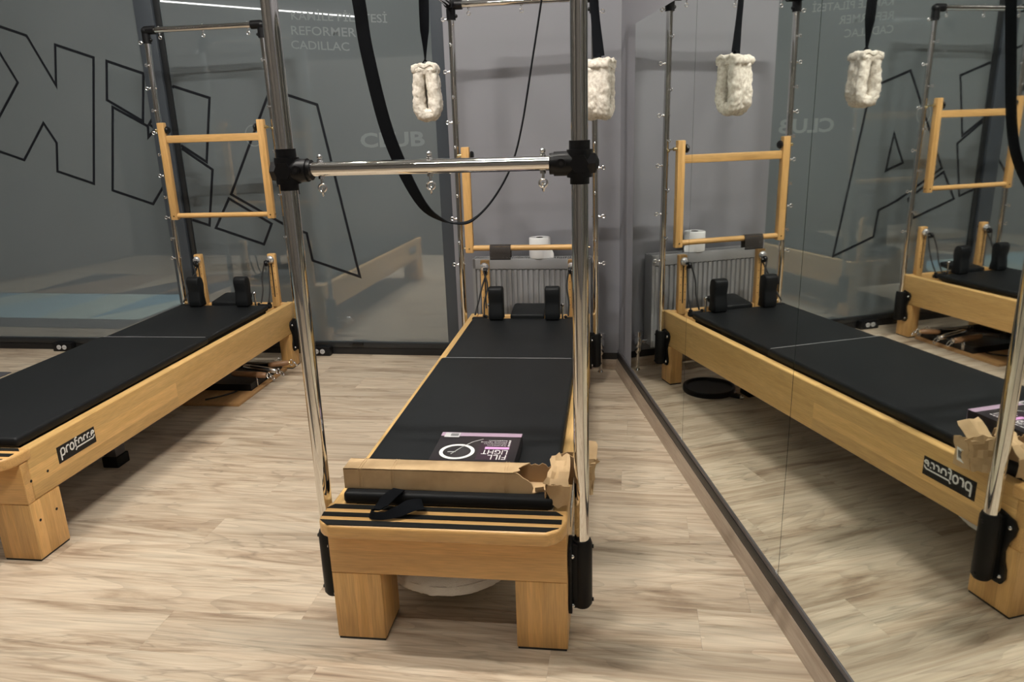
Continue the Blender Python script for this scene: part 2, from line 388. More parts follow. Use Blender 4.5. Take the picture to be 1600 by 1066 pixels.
# ------------------------------------------------------------------ room shell
def build_shell():
    T = Matrix.Rotation(GA, 4, 'Z')
    # grey wall between the glass and the mirror corner (stands 0.25 m in front of the glass)
    wx0, wx1 = -.075, .935
    wy = lambda x: 4.418+GS*(x-.893)
    struct('wall_back', prism([(wx0, wy(wx0)), (wx1, wy(wx1)), (wx1, wy(wx1)+.4), (wx0, wy(wx0)+.36)], lambda a, b, d: (a, b, d), 0, CEIL_Z), M['wall'])
    struct('baseboard_back', prism([(wx0+.01, wy(wx0+.01)-.016), (.898, wy(.898)-.016), (.91, wy(.91)-.001), (wx0+.01, wy(wx0+.01)-.001)], lambda a, b, d: (a, b, d), 0, .062, .002), M['skirting_x'])
    struct('trim_1', prism([(wx0+.01, wy(wx0+.01)-.006), (.911, wy(.911)-.006), (.911, wy(.911)-.0005), (wx0+.01, wy(wx0+.01)-.0005)], lambda a, b, d: (a, b, d), .062, .103), M['black_trim'])
    struct('wall_right', box(XM+.006, 1.05, -2.6, 4.8, 0, CEIL_Z), M['wall'])
    # mirror wall base: leaning oak skirting, black strip, grey ledge
    b = struct('baseboard_right', prism([(.893, 0), (.9125, 0), (.9125, .066), (.907, .066)], lambda x, z, d: (x, d, z), -.3, 4.412), M['skirting'])
    struct('trim_2', box(.9085, XM+.005, -.3, 4.41, .066, .106, .001), M['black_trim'])
    struct('trim_3', box(.9105, XM+.005, -.3, 4.405, .106, .1245, .001), M['grey_trim'])
    struct('ceiling', box(-6.3, 1.05, -2.7, 6.4, CEIL_Z, CEIL_Z+.1), M['ceiling'])
    struct('wall_left', box(-6.35, -6.22, -2.7, 6.4, 0, CEIL_Z), M['rear_wall'])
    struct('wall_front', box(-6.3, 1.05, -2.75, -2.62, 0, CEIL_Z), M['rear_wall'])
    p = [lw(-4.3, -1.45), lw(.9, -1.45), lw(.9, -1.6), lw(-4.3, -1.6)]
    struct('wall_partition', prism([(q.x, q.y) for q in p], lambda a, b_, d: (a, b_, d), 0, 2.3), M['partition'])
build_shell()

# mirror panels: 4 mm glass leaves side by side
def build_mirrors():
    ys = [4.037, 3.0, 1.96, .92, -.12]
    labs = ['mirror panel nearest the back corner, reflecting the radiator and toilet roll',
            'second mirror panel from the corner, reflecting the pushed-up bar frame and tower',
            'wide mirror panel in the right foreground, reflecting the reformer logo',
            'mirror panel closest to the viewer at the right edge of the room']
    for i in range(4):
        t = thing('mirror_panel', labs[i], 'mirror', (XM, (ys[i]+ys[i+1])/2, .125), 0, 'frameless mirror panels along the right wall')
        h = (ys[i]-ys[i+1])/2
        obj('mirror_glass', box(0, .0035, -h+.0014, h-.0014, 0, 1.846), M['mirror'], t)
        obj('backing', box(.0035, .0058, -h, h, 0, 1.846), M['mirror_edge'], t)
        if i in (0, 1, 2):
            obj('chip', prism([(-.006, 0), (.007, .001), (.004, .012), (-.002, .009)], lambda a, b, d: (d, -h+.012+a, b), -.0006, 0), M['sticker'], t)
build_mirrors()

# ------------------------------------------------------------------ glass wall
def gfn(s, z, d): return (s, -.0045-d, z)         # decal on the room face of the pane
def build_glass():
    K = dict(
     K=[(-3.23, 2.281), (-2.904, 2.166), (-2.756, 1.847), (-2.706, 2.1), (-2.443, 2.009), (-2.609, 1.199), (-2.871, 1.288), (-2.835, 1.478), (-2.906, 1.61), (-3.112, 1.37), (-3.407, 1.473), (-3.039, 1.878)],
     A=[(-2.353, 1.984), (-2.103, 1.896), (-2.162, 1.599), (-2.399, 1.742)],
     C=[(-1.903, 1.809), (-1.661, 1.728), (-1.745, 1.324), (-2.121, 1.577)],
     B=[(-2.366, 1.696), (-2.132, 1.565), (-2.14, 1.497), (-2.088, 1.54), (-1.71, 1.273), (-1.79, .903), (-2.021, .976), (-2.031, 1.238), (-2.186, 1.053), (-2.475, 1.151)],
     E=[(-1.6, 1.108), (-1.235, 1.765), (-.928, 1.66), (-.745, .545), (-1.07, .657), (-1.092, .842), (-1.25, .905)],
     Q=[(-1.62, 1.081), (-1.335, .908), (-1.408, .77), (-1.745, .885)],
     T=[(-1.118, 1.112), (-1.155, 1.357), (-1.255, 1.16)])
    w1 = struct('window_1', loc=(0, G0, 0), rz=GA); w2 = struct('window_2', loc=(0, G0, 0), rz=GA)
    z0, z1 = .088, CEIL_Z-.06
    obj('pane', box(-6.15, -2.075, -.0045, .0045, z0-.01, z1), M['glass'], w1)
    obj('pane', box(-1.955, -.10, -.0045, .0045, z0-.01, z1), M['glass'], w2)
    obj('mullion', box(-2.08, -1.955, -.035, .04, .0, z1, .003), M['frame'], w1)
    obj('frame_post', box(-1.953, -1.915, -.018, .03, z0, z1, .003), M['frame_dark'], w2)
    obj('frame_post', box(-.150, .10, -.03, .04, .0, z1, .003), M['frame'], w2)
    for w, a, b in ((w1, -6.15, -2.082), (w2, -1.913, -.152)):
        obj('bottom_rail', box(a, b, -.028, .04, .05, z0, .004), M['frame_dark'], w)
        obj('kick_strip', box(a, b, -.022, .04, 0, .049, .001), M['black_trim'], w)
        obj('top_rail', box(a, b, -.03, .04, z1, CEIL_Z, .002), M['frame'], w)
    obj('door_stop', [box(-.83, -.75, -.045, -.03, .075, .092, .004), cyl((-.85, -.05, .082), (-.80, -.03, .088), .005, 8)], M['plastic'], w2)
    lw_ = .017
    for k, w in (('K', w1), ('A', w1), ('B', w1)):
        pass
    split = -2.02
    for k, P in K.items():
        w = w1 if k in 'KA' else w2
        if k == 'B':   # this letter runs behind the mullion: strokes each side of it
            obj('letter_outline', [stroke([(-2.086, 1.54), (-2.14, 1.497), (-2.132, 1.565), (-2.366, 1.696), (-2.475, 1.151), (-2.186, 1.053), (-2.085, 1.173)], lw_, gfn)], M['line_ink'], w1)
            obj('letter_outline', [stroke([(-1.912, 1.416), (-1.71, 1.273), (-1.79, .903), (-1.912, .942)], lw_, gfn)], M['line_ink'], w2)
        elif k == 'C':
            obj('letter_outline', [stroke([(-2.085, 1.617), (-2.121, 1.577), (-2.085, 1.553)], lw_, gfn)], M['line_ink'], w1)
            obj('letter_outline', [stroke([(-1.912, 1.80), (-1.903, 1.809), (-1.661, 1.728), (-1.745, 1.324), (-1.912, 1.436)], lw_, gfn)], M['line_ink'], w2)
        else:
            obj('letter_outline', [stroke(P, lw_, gfn, True)], M['line_ink'], w)
    def tilt(x0, zz0):
        t = math.tan(R(-4.6)); return lambda a, b, d: gfn(a, b+(a-x0)*t, d)
    obj('reflected_lettering', [fit_text('KAMİLE PİLATESİ', -1.04, -.425, 2.168, 2.232, tilt(-1.04, 0), .008),
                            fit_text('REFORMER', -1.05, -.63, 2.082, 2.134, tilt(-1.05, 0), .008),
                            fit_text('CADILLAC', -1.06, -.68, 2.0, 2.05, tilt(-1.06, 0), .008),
                            fit_text('CLUB', -.66, -.235, 1.385, 1.478, gfn, .03)], M['ghost'], w2)  # reflection of signage, painted on the pane as faint letters
    obj('reflected_ring', [stroke(arc(-1.386, 1.483, .058, .066, 0, 360, 36)[:-1], .008, gfn, True)], M['ghost'], w2)  # ring reflection, likewise drawn as a flat decal
    # black socket boxes fixed on the kick strip
    for s, lab in ((-1.06, 'black double power socket on the floor strip right of the left reformer'), (-3.06, 'black double power socket on the floor strip at the far left')):
        p = Matrix.Rotation(GA, 3, 'Z') @ Vector((s, -.05, 0)); t = thing('power_socket', lab, 'socket', (p.x, G0+p.y, 0), GA, 'floor sockets along the glass wall')
        obj('socket_box', box(-.075, .075, -.025, .027, 0, .062, .003), M['plastic'], t)
        for dx in (-.022, .022):
            o = obj('outlet', [cyl((dx, -.0255, .033), (dx, -.03, .033), .017, 20)], M['sticker'], t)
            obj('outlet_hole', [cyl((dx+q, -.031, .033), (dx+q, -.0302, .033), .0025, 8) for q in (-.006, .006)], M['plastic'], o)
build_glass()

# ------------------------------------------------------------------ ceiling lamps (real line lamps, out of the frame)
def build_lamps():
    c, l = C_ROT, L_ROT
    spots = [(cw(0, .20), c, .70, 'lamp', 'line lamp on the ceiling above the centre reformer'), (lw(0, -.55), l, .70, 'lamp', 'line lamp on the ceiling above the left reformer'),
             ((-1.05, 2.75), R(90), 1.0, 'lamp_dim', 'line lamp on the ceiling running front to back between the two reformers'),
             (cw(-.3, -1.9), c, 1.2, 'lamp_mid', 'line lamp on the ceiling behind the viewer'), (lw(-2.6, .9), l, .8, 'lamp_dim', 'line lamp on the ceiling at the far left')]
    a, b = Vector((-5.13, 2.115, 0)), Vector((-3.95, -.286, 0))
    spots.append((((a+b)/2).to_2d(), math.atan2((b-a).y, (b-a).x), (b-a).length, 'lamp_line', 'thin hanging line lamp at the far left, mirrored in the top of the glass'))
    for p, r, ln, m, lab in spots:
        hang = m == 'lamp_line'
        t = thing('ceiling_lamp', lab, 'ceiling lamp', (p[0], p[1], 3.06 if hang else CEIL_Z), r)
        for q in (-ln*.4, ln*.4) if hang else (): obj('hanger', cyl((q, 0, 0), (q, 0, CEIL_Z-3.06), .003, 6), M['grey_trim'], t)
        obj('housing', box(-ln/2-.02, ln/2+.02, -.035, .035, -.05, 0, .003), M['grey_trim'], t)
        hw = .007 if hang else .028
        obj('diffuser', box(-ln/2, ln/2, -hw, hw, -.062, -.0505, .003), M[m], t)
build_lamps()

# ------------------------------------------------------------------ reformers
ZL, ZT, LEN, HW = .2314, .429, 2.379, .35
EYE = None
def eyebolt_mesh():
    global EYE
    if EYE is None:   # shank along +X out of the tube, eye beyond
        EYE = mesh_of('eyebolt', [cyl((-.026, 0, 0), (.014, 0, 0), .0026, 8), ring((.0225, 0, 0), .0075, .0024, (0, 1, 0), 12, 6),
                                  cyl((.0, 0, 0), (.005, 0, 0), .006, 6), ball((-.027, 0, 0), .0062, 8)], M['steel'])
    return EYE
def put_eye(parent, p, rot):
    o = obj('eyebolt', eyebolt_mesh(), None, parent); o.location = p; o.rotation_euler = rot; o.scale = (1.2,)*3; return o
LOGO = {   # strokes of the logo lettering in a 0..1 x 0..1 plate
}
def logo_strokes(fn):
    W, H = .212, .066; S = []
    def st(path, w=.0062, closed=False): S.append(stroke([(x*W, y*H) for x, y in path], w, fn, closed, .0006, .0012))
    # p r o f (o r c e with cut feet) and the swoosh below
    def loop(x0, x1, y0, y1): return [(x0, y0+.1), (x0, y1-.1), (x0+.03, y1), (x1-.03, y1), (x1, y1-.1), (x1, y0+.1), (x1-.03, y0), (x0+.03, y0)]
    st([(.085, .12), (.085, .70), (.11, .80), (.155, .80), (.18, .70), (.18, .50), (.155, .40), (.085, .40)])
    st([(.225, .40), (.225, .70), (.25, .80), (.30, .80)])
    st(loop(.325, .415, .40, .80), closed=True)
    st([(.465, .44), (.465, .88), (.485, .96), (.52, .96)]); st([(.445, .76), (.52, .76)], .005)
    st([(.55, .52), (.55, .70), (.572, .80), (.62, .80), (.642, .70), (.642, .52)])
    st([(.69, .52), (.69, .70), (.712, .80), (.755, .80)])
    st([(.785, .52), (.785, .70), (.807, .80), (.85, .80)]); st([(.835, .52), (.862, .52)], .005)
    st([(.90, .52), (.90, .70), (.92, .80), (.955, .80), (.975, .72), (.955, .655), (.90, .655)])
    st([(.45, .23), (.485, .36), (.93, .36), (.965, .44), (.975, .52)], .0055)
    return S
def bracket(root, side, v, z0, z1, front):
    """black casting that clamps a post to the frame side"""
    pu = (.3895 if side > 0 else -.3815) if front else side*.385
    h = z1-z0; u0 = side*(HW+.0006); s = side
    d = -1 if front else 1                       # towards the middle of the frame side the lobes flare
    lob = [(0.03, 0), (.03, h*.12), (.022, h*.22), (.022, h*.8), (.03, h*.9), (.028, h*.98), (.0, h*1.04), (-.03, h*1.0), (-.052, h*.97), (-.064, h*.88), (-.060, h*.76), (-.044, h*.62), (-.036, h*.48),
           (-.040, h*.34), (-.05, h*.22), (-.052, h*.08), (-.04, -.004), (-.02, -.006)]
    sg = 1 if front else 1
    plate = prism([(v+a*sg, z0+b) for a, b in lob], lambda a, b, dd: (dd, a, b), u0, u0+s*.011, .002)
    sleeve = tube([(pu, v, z0+.002), (pu, v, z0+.012), (pu, v, z1-.012), (pu, v, z1)], [.024, .030, .030, .026], 20)
    web = box(min(u0, pu), max(u0, pu), v-.027, v+.027, z0+.006, z1-.006, .004)
    b = obj('post_bracket', [plate, sleeve, web], M['bracket'], root)
    for a, zz in ((-.045, h*.86), (-.036, h*.10)):
        obj('bolt', [ball((u0+s*.012, v+a, z0+zz), .0075, 10)], M['steel'], b)
    for zz in (.9, .1):
        obj('set_screw', [cyl((pu+s*.025, v, z0+h*zz), (pu+s*.034, v, z0+h*zz), .006, 10)], M['plastic'], b)
def pad(x0, x1, y0, y1, z0, z1, bev): return box(x0, x1, y0, y1, z0, z1, bev, 4)
def make_reformer(label, loc, rz, full):
    root = thing('pilates_reformer', label, 'exercise machine', loc, rz)
    P = lambda name, sh, m, par=None, angle=38: obj(name, sh, M[m], par or root, angle)
    # --- timber bed
    for s in (-1, 1):
        r = P('side_rail', box(min(s*HW, s*(HW-.042)), max(s*HW, s*(HW-.042)), .0362, LEN, ZL, ZT, .007, 3), 'wood_v')
        if s == 1:
            pl = obj('logo_plate', box(HW+.0002, HW+.0012, .178, .390, .309, .375), M['plastic'], r)
            obj('logo_lettering', logo_strokes(lambda a, b, d: (HW+.0006+d, .178+a, .309+b)), M['white'], pl)
            if not full:
                for v, z in ((.034, .31), (.117, .31)): obj('bolt_hole', [cyl((HW-.001, v, z), (HW+.0006, v, z), .0055, 12)], M['plastic'], r)
    P('end_panel', box(-HW, HW, 0, .0358, ZL, .388, .003), 'wood_u')
    P('head_panel', box(-HW+.043, HW-.043, 2.343, LEN, ZL, .425, .006, 3), 'wood_u')
    for s in (-1, 1):
        for (v0, v1, lw_) in ((0, .155, .15), (2.264, LEN, .075)):
            l = P('leg', box(min(s*HW, s*(HW-lw_)), max(s*HW, s*(HW-lw_)), v0+.001, v1, .007, ZL-.0012, .003), 'wood_z')
            obj('foot_pad', box(min(s*(HW-.003), s*(HW-lw_+.003)), max(s*(HW-.003), s*(HW-lw_+.003)), v0+.003, v1-.003, 0, .0068), M['black_trim'], l)
            if not full and s == 1 and v0 == 0:
                for v, z in ((.036, .152), (.119, .152)): obj('bolt_hole', [cyl((HW-.001, v, z), (HW+.0006, v, z), .0055, 12)], M['plastic'], l)
    # --- standing platform with three grip strips
    poly = [(-.356, .060), (-.357, -.022), (-.350, -.045), (-.335, -.062), (-.312, -.074), (.300, -.074), (.325, -.060), (.342, -.038), (.352, -.005), (.353, .060)]
    pf = P('foot_platform', prism(poly, lambda a, b, d: (a, b, d), .3885, .4315, .009, 3), 'wood_u')
    for q in ([(-.352, .022), (-.335, .046), (.318, .046), (.340, .024)], [(-.350, -.023), (-.352, -.001), (.338, .001), (.338, -.022)], [(-.318, -.070), (-.347, -.044), (.332, -.043), (.298, -.066)]):
        obj('grip_strip', prism(q, lambda a, b, d: (a, b, d), .4316, .4334), M['rubber'], pf)
    # --- upholstery
    lp = P('long_pad', pad(-.311, .311, .050, 1.3835, .430, .469, .013), 'vinyl')
    cp = P('carriage_pad', pad(-.298, .298, 1.3865, 2.130, .430, .464, .012), 'vinyl')
    obj('seam_piping', box(-.292, .292, 1.3832, 1.3868, .452, .4672), M['piping'], lp)
    P('carriage_base', box(-.290, .290, .10, 2.10, .395, .4298), 'black_trim')
    hp = prism([(-.085, 2.132), (.105, 2.132), (.105, 2.31), (.095, 2.33), (-.075, 2.33), (-.085, 2.31)], lambda a, b, d: (a, b, d+(b-2.132)*.10), .452, .484, .009, 3)
    P('headrest', hp, 'vinyl')
    for s in (-1, 1):
        prof = [(2.068, .465), (2.062, .50), (2.073, .56), (2.063, .615), (2.066, .640), (2.082, .652), (2.112, .651), (2.130, .640), (2.138, .60), (2.130, .53), (2.142, .465)]
        sr = P('shoulder_rest', prism(prof, lambda a, b, d: (d, a, b), s*.155-.040, s*.155+.040, .010, 3), 'vinyl')
        obj('rest_pin', [cyl((s*.155+s*.05, 2.148, .44), (s*.155+s*.05, 2.148, .53), .006, 10), ball((s*.155+s*.05, 2.148, .535), .011, 10)], M['steel'], sr)
    # --- pulley posts, cords
    for s in (-1, 1):
        uc = s*.252
        pp = P('pulley_post', box(uc-.025, uc+.025, 2.332, 2.368, .40, .752, .006, 3), 'wood_z')
        obj('slot', box(uc-.0035, uc+.0035, 2.3308, 2.3325, .47, .69), M['black_trim'], pp)
        obj('height_mark', [cyl((uc+dx, 2.3312, .49+.045*i), (uc+dx, 2.3325, .49+.045*i), .0025, 8) for i in range(5) for dx in (-.014, .014)], M['black_trim'], pp, kind='stuff')
        kb = obj('clamp_knob', [lathe([(.010, 0), (.024, .002), (.0265, .009), (.023, .015), (.015, .022), (.013, .031), (.005, .033)], n=9)], M['chrome_soft'], pp, 12)
        kb.location = (uc, 2.331, .716); kb.rotation_euler = (R(90), 0, 0)
        obj('rear_knob', [cyl((uc, 2.3685, .716), (uc, 2.385, .716), .012, 12)], M['plastic'], pp)
        pu = obj('pulley', [cyl((uc-s*.011-.010, 2.285, .700), (uc-s*.011+.010, 2.285, .700), .019, 18, .004), cyl((uc, 2.30, .712), (uc-s*.011, 2.285, .700), .006, 8)], M['plastic'], pp)
        obj('pulley_axle', [ball((uc-s*.011, 2.283, .700), .009, 10), cyl((uc-s*.011-.013, 2.285, .700), (uc-s*.011+.013, 2.285, .700), .0055, 10)], M['steel'], pu)
        cl = P('rope_clip', [box(s*.262-.042, s*.262+.042, 2.138, 2.172, .436, .462, .006), ball((s*.262-s*.04, 2.155, .464), .010, 8), cyl((s*.262+.03, 2.155, .455), (s*.262+.03, 2.155, .474), .011, 10)], 'plastic')
        a = smooth_path([(uc-s*.011-.006, 2.268, .696), (uc-s*.028, 2.24, .62), (s*.238, 2.20, .54), (s*.236, 2.160, .468)], 6)
        b = smooth_path([(uc-s*.011+.006, 2.300, .690), (uc+s*.006, 2.27, .62), (s*.275, 2.22, .54), (s*.288, 2.162, .474)], 6)
        P('pulley_cord', [tube(a, .0048, 8), tube(b, .0048, 8)], 'cord')
    # --- steel support leg under the middle
    u0, v0 = (-.030, 1.94) if full else (.060, .775)
    sl = P('support_leg', [box(u0, u0+.062, v0, v0+.07, .052, .394, .002)], 'grey_trim')
    obj('rubber_foot', box(u0-.008, u0+.070, v0-.010, v0+.08, 0, .0516, .004), M['rubber'], sl)
    if full:   # shallow black shelf slung under the foot end
        sh = P('under_shelf', box(-.12, .01, .22, .50, .070, .078, .002), 'plastic')
        obj('shelf_hanger', [box(u-.012, u+.012, v-.002, v+.002, .0785, .394) for u in (-.11, 0) for v in (.49,)], M['webbing'], sh)
    # --- rear tower
    RV, UP, TZ = 2.336, .380, 2.112
    ins = .368 if not full else .376
    for s in (-1, 1):
        bracket(root, s, RV, .118, .318, False)
        P('tower_post', tube([(s*.385, RV, .13), (s*.385, RV, .6), (s*(ins), RV, TZ-.03)], .0175, 18), 'chrome')
        ns = 11
        for i in range(ns):
            z = 2.044-.1313*i; u = s*(.385-(.385-ins)*(z-.6)/1.48 if z > .6 else .385)
            if i % 2 == 0: put_eye(root, (u+s*.0175, RV, z), (0, 0, 0 if s > 0 else math.pi))
            else: put_eye(root, (u, RV-.0175, z), (0, 0, -math.pi/2))
        el = P('corner_elbow', [tube([(s*ins, RV, TZ-.075), (s*ins, RV, TZ-.02)], .0245, 18), ball((s*ins, RV, TZ-.004), .0265, 16),
                                tube([(s*ins, RV, TZ), (s*(ins-.062), RV, TZ)], .0245, 18), ball((s*(ins-.026), RV, TZ-.055), .010, 8)]
               + ([tube([(s*ins, RV, TZ), (s*ins, RV-.07, TZ)], .0245, 18)] if full else []), 'plastic')
    P('top_bar', cyl((-ins+.03, RV, TZ), (ins-.03, RV, TZ), .0175, 18), 'chrome')
    for u in (-.28, 0, .283): put_eye(root, (u, RV, TZ-.0175), (0, R(90), 0))
    # --- wooden push frame hung on the tower
    zt_ = 1.577 if not full else 1.388; zb_ = .985 if not full else .808; FV = 2.275
    fr = root
    for s in (-1, 1):
        up = P('frame_upright', box(s*.322-.0225, s*.322+.0225, FV-.017, FV+.017, zb_, zt_, .005), 'wood_z')
        kn = obj('clamp_knob', [lathe([(.010, 0), (.022, .004), (.024, .012), (.018, .02)], n=9)], M['plastic'], up)
        kn.location = (s*.297, FV, zt_-.045); kn.rotation_euler = (0, R(-90 if s > 0 else 90), 0)
        obj('pivot_bolt', [cyl((s*.345, FV, zt_-.045), (s*.364, FV, zt_-.045), .010, 10), cyl((s*.364, FV, zt_-.045), (s*.372, RV-.018, zt_-.05), .0045, 8), ball((s*.374, RV-.022, zt_-.055), .009, 8)], M['brass'], up)
        obj('end_screw', [cyl((s*.345, FV-.004, zb_+.026), (s*.353, FV-.004, zb_+.026), .004, 8), cyl((s*.322, FV-.0172, zb_+.024), (s*.322, FV-.019, zb_+.024), .005, 8)], M['brass'], up)
    P('cross_board', box(-.299, .299, FV-.011, FV+.011, zt_-.122, zt_-.077, .005), 'wood_u')
    P('rung', cyl((-.301, FV, zb_+.026), (.301, FV, zb_+.026), .0155, 18), 'wood_u')
    if full:
        V0 = .081; FZ = 2.112; FU = {1: .3895, -1: -.3815}
        for s in (-1, 1):
            bracket(root, s, V0, .105, .328, True)
            P('front_post', cyl((FU[s], V0, .12), (FU[s], V0, FZ-.03), .0215, 24), 'chrome')
            j = [tube([(FU[s], V0, 1.343), (FU[s], V0, 1.352), (FU[s], V0, 1.353), (FU[s], V0, 1.362)], .0245, 22), tube([(FU[s], V0, 1.360), (FU[s], V0, 1.428)], .0325, 22),
                 tube([(FU[s], V0, 1.428), (FU[s], V0, 1.450)], .0265, 22), tube([(FU[s], V0, 1.394), (s*.325, V0, 1.394)], .0305, 22), tube([(s*.327, V0, 1.394), (s*.314, V0, 1.394)], .0265, 22),
                 tube([(FU[s]+s*.020, V0, 1.394), (FU[s]+s*.040, V0, 1.394), (FU[s]+s*.049, V0, 1.394)], [.031, .027, .008], 6),
                 cyl((FU[s], V0-.028, 1.394), (FU[s], V0-.036, 1.394), .024, 6), cyl((s*.345, V0-.029, 1.396), (s*.345, V0-.036, 1.396), .0115, 16)]
            cj = P('cross_joint', j, 'plastic')
            obj('hex_socket', [cyl((s*.345, V0-.0362, 1.396), (s*.345, V0-.037, 1.396), .0055, 6)], M['black_trim'], cj)
            P('canopy_rail', cyl((FU[s], V0+.03, FZ), (s*.376, RV-.04, TZ), .0175, 18), 'chrome')
            P('canopy_elbow', [tube([(FU[s], V0, FZ-.075), (FU[s], V0, FZ-.02)], .0265, 18), ball((FU[s], V0, FZ-.003), .028, 14), tube([(FU[s], V0, FZ), (s*.322, V0, FZ)], .0265, 18), tube([(FU[s], V0, FZ), (FU[s], V0+.07, FZ)], .0265, 18)], 'plastic')
        P('canopy_bar', cyl((-.35, V0, FZ), (.35, V0, FZ), .0175, 18), 'chrome')
        P('slide_bar', cyl((-.385, .38, FZ+.036), (.385, .38, FZ+.036), .0175, 18), 'chrome')
        cb = P('cross_bar', cyl((-.318, V0, 1.396), (.318, V0, 1.396), .0185, 24), 'chrome')
        for u in (-.290, .004, .297):
            e = put_eye(root, (u, V0, 1.3775), (0, R(90), 0)); e.scale = (1.35, 1.35, 1.35)
            obj('acorn_nut', [cyl((0, 0, 0), (0, 0, .006), .0075, 6), ball((0, 0, .0125), .0075, 10)], M['steel'], root).location = (u, V0, 1.4143)
            obj('hanging_ring', [ring((u, V0, 1.338), .011, .0024, (1, .3, 0), 14, 6)], M['steel'], root)
    return root
REF_L = make_reformer('left wooden pilates reformer with rear tower only, its foot end at the left picture edge', L_LOC, L_ROT, False)
REF_C = make_reformer('centre wooden pilates reformer with chrome front posts and cross bar, cardboard box on it', C_LOC, C_ROT, True)

# ------------------------------------------------------------------ things hanging from the centre canopy
def fluff(p, amp, seed):
    n = noise.noise; o = Vector((seed*3.1, seed*7.7, seed))
    return amp*(.9*n(p*28+o)+.75*n(p*62+o*2)+.55*n(p*140+o*3)+.35*n(p*300+o))
def sweep_band(path, wdir, w, t, nw=26, nt_=9, jitter=.0055, seed=0):
    """closed padded band: rounded rectangle w x t swept along path, tufted like fleece"""
    P = [Vector(p) for p in path]; m = len(P); V, F = [], []
    sec = []; r = t*.46
    def side(n, a, b): return [(a[0]+(b[0]-a[0])*i/n, a[1]+(b[1]-a[1])*i/n) for i in range(n)]
    def corner(cx, cy, a0): return [(cx+r*math.cos(R(a0-90*i/nt_)), cy+r*math.sin(R(a0-90*i/nt_))) for i in range(nt_)]
    hw, ht = w/2-r, t/2-r
    sec = side(nw, (-hw, t/2), (hw, t/2))+corner(hw, ht, 90)+side(2, (w/2, ht), (w/2, -ht))+corner(hw, -ht, 0)+side(nw, (hw, -t/2), (-hw, -t/2))+corner(-hw, -ht, -90)+side(2, (-w/2, -ht), (-w/2, ht))+corner(-hw, ht, 180)
    k = len(sec); wd = Vector(wdir).normalized()
    for i in range(m):
        d = (P[(i+1) % m]-P[i-1]).normalized(); nn = d.cross(wd).normalized()
        for a, b in sec:
            p = P[i]+wd*a+nn*b; q = (wd*(a-max(-hw, min(hw, a)))+nn*(b if abs(a) <= hw else b-max(-ht, min(ht, b))))
            q = q.normalized() if q.length > 1e-7 else nn
            V.append(p+q*fluff(p, jitter, seed))
    for i in range(m):
        j = (i+1) % m
        for c in range(k): F.append([i*k+c, i*k+(c+1) % k, j*k+(c+1) % k, j*k+c])
    return V, F
def dense(path, step):
    out = []
    for i in range(len(path)):
        a, b = Vector(path[i]), Vector(path[(i+1) % len(path)]); n = max(1, int((b-a).length/step))
        out += [a.lerp(b, k/n) for k in range(n)]
    return out
def fleece_cuff(label, u, v, ztop, zbot, axis_deg, hang_u, hang_v, swap):
    base = cw(u, v, ztop); t = thing('fleece_cuff', label, 'exercise strap', base, R(axis_deg), 'fleece cuffs hanging from the canopy')
    h = ztop-zbot; th = .056; Ww = .122; Wo = .136      # local: band width along Y, loop in the X-Z plane
    # U-shaped loop drawn to a narrow slit, its two ends gathered at the hem
    half = [(.028, -.020), (.0295, -.05), (.033, -.09), (.0365, -.13), (.0375, -h*.66), (.036, -h*.76), (.029, -h*.84), (.016, -h*.88), (0, -h*.89)]
    cl = [(x, 0, z) for x, z in half]+[(-x*.96, 0, z) for x, z in half[-2::-1]]
    cl = [tuple(q) for q in smooth_path(cl, 5)]
    cl += [(-.014, 0, -.016), (.014, 0, -.017)]
    obj('cuff', [sweep_band(dense(cl, .0055), (0, 1, 0), Ww, th, seed=u*9)], M['fleece'], t, 180)
    hp = [(-.047, 0, -.006), (-.02, 0, .003), (.004, 0, -.006), (.03, 0, .004), (.047, 0, .0), (.049, 0, -.018), (.02, 0, -.022), (-.02, 0, -.020), (-.049, 0, -.022)]
    obj('cuff_hem', [sweep_band(dense(hp, .006), (0, 1, 0), Ww*1.01, .022, seed=3+u, jitter=.006)], M['fleece'], t, 180)
    inv = Matrix.Rotation(-R(axis_deg), 3, 'Z')
    top = inv @ (cw(hang_u, hang_v, 2.10)-base)
    n = 14; pts, wd = [], []
    for i in range(n+1):
        q = i/n; pts.append(Vector((0, 0, .022)).lerp(top, q)); an = (R(88) if not swap else R(12))*q**.8+(R(4) if not swap else R(0))
        wd.append((math.sin(an), math.cos(an), 0) if not swap else (math.sin(an), math.cos(an), 0))
    wl = [.012+.034*min(1, i/6) if not swap else .052-.012*min(1, i/6) for i in range(n+1)]
    st = obj('strap', [ribbon(pts, wd, wl, .003)], M['webbing'], t)
    obj('strap_end', [ribbon(smooth_path([(-.028, 0, .004), (-.010, 0, .020), (0, 0, .034)], 4), [(0, 1, 0)]*9, .016, .003),
                       ribbon(smooth_path([(.028, 0, .004), (.010, 0, .020), (0, 0, .034)], 4), [(0, 1, 0)]*9, .016, .003)], M['webbing'], st)
    obj('rail_loop', [ring((top.x, top.y, 2.113-base.z), .0235, .0035, inv @ (cw(0, 1)-cw(0, 0)), 16, 6)], M['webbing'], st)
fleece_cuff('cream fleece cuff on a narrow twisted strap, left of the back tower', -.398, 1.785, 1.770, 1.524, -8, -.378, 1.75, False)
fleece_cuff('cream fleece cuff hanging directly behind the right chrome front post', .412, 1.613, 1.745, 1.507, 62, .381, 1.63, True)

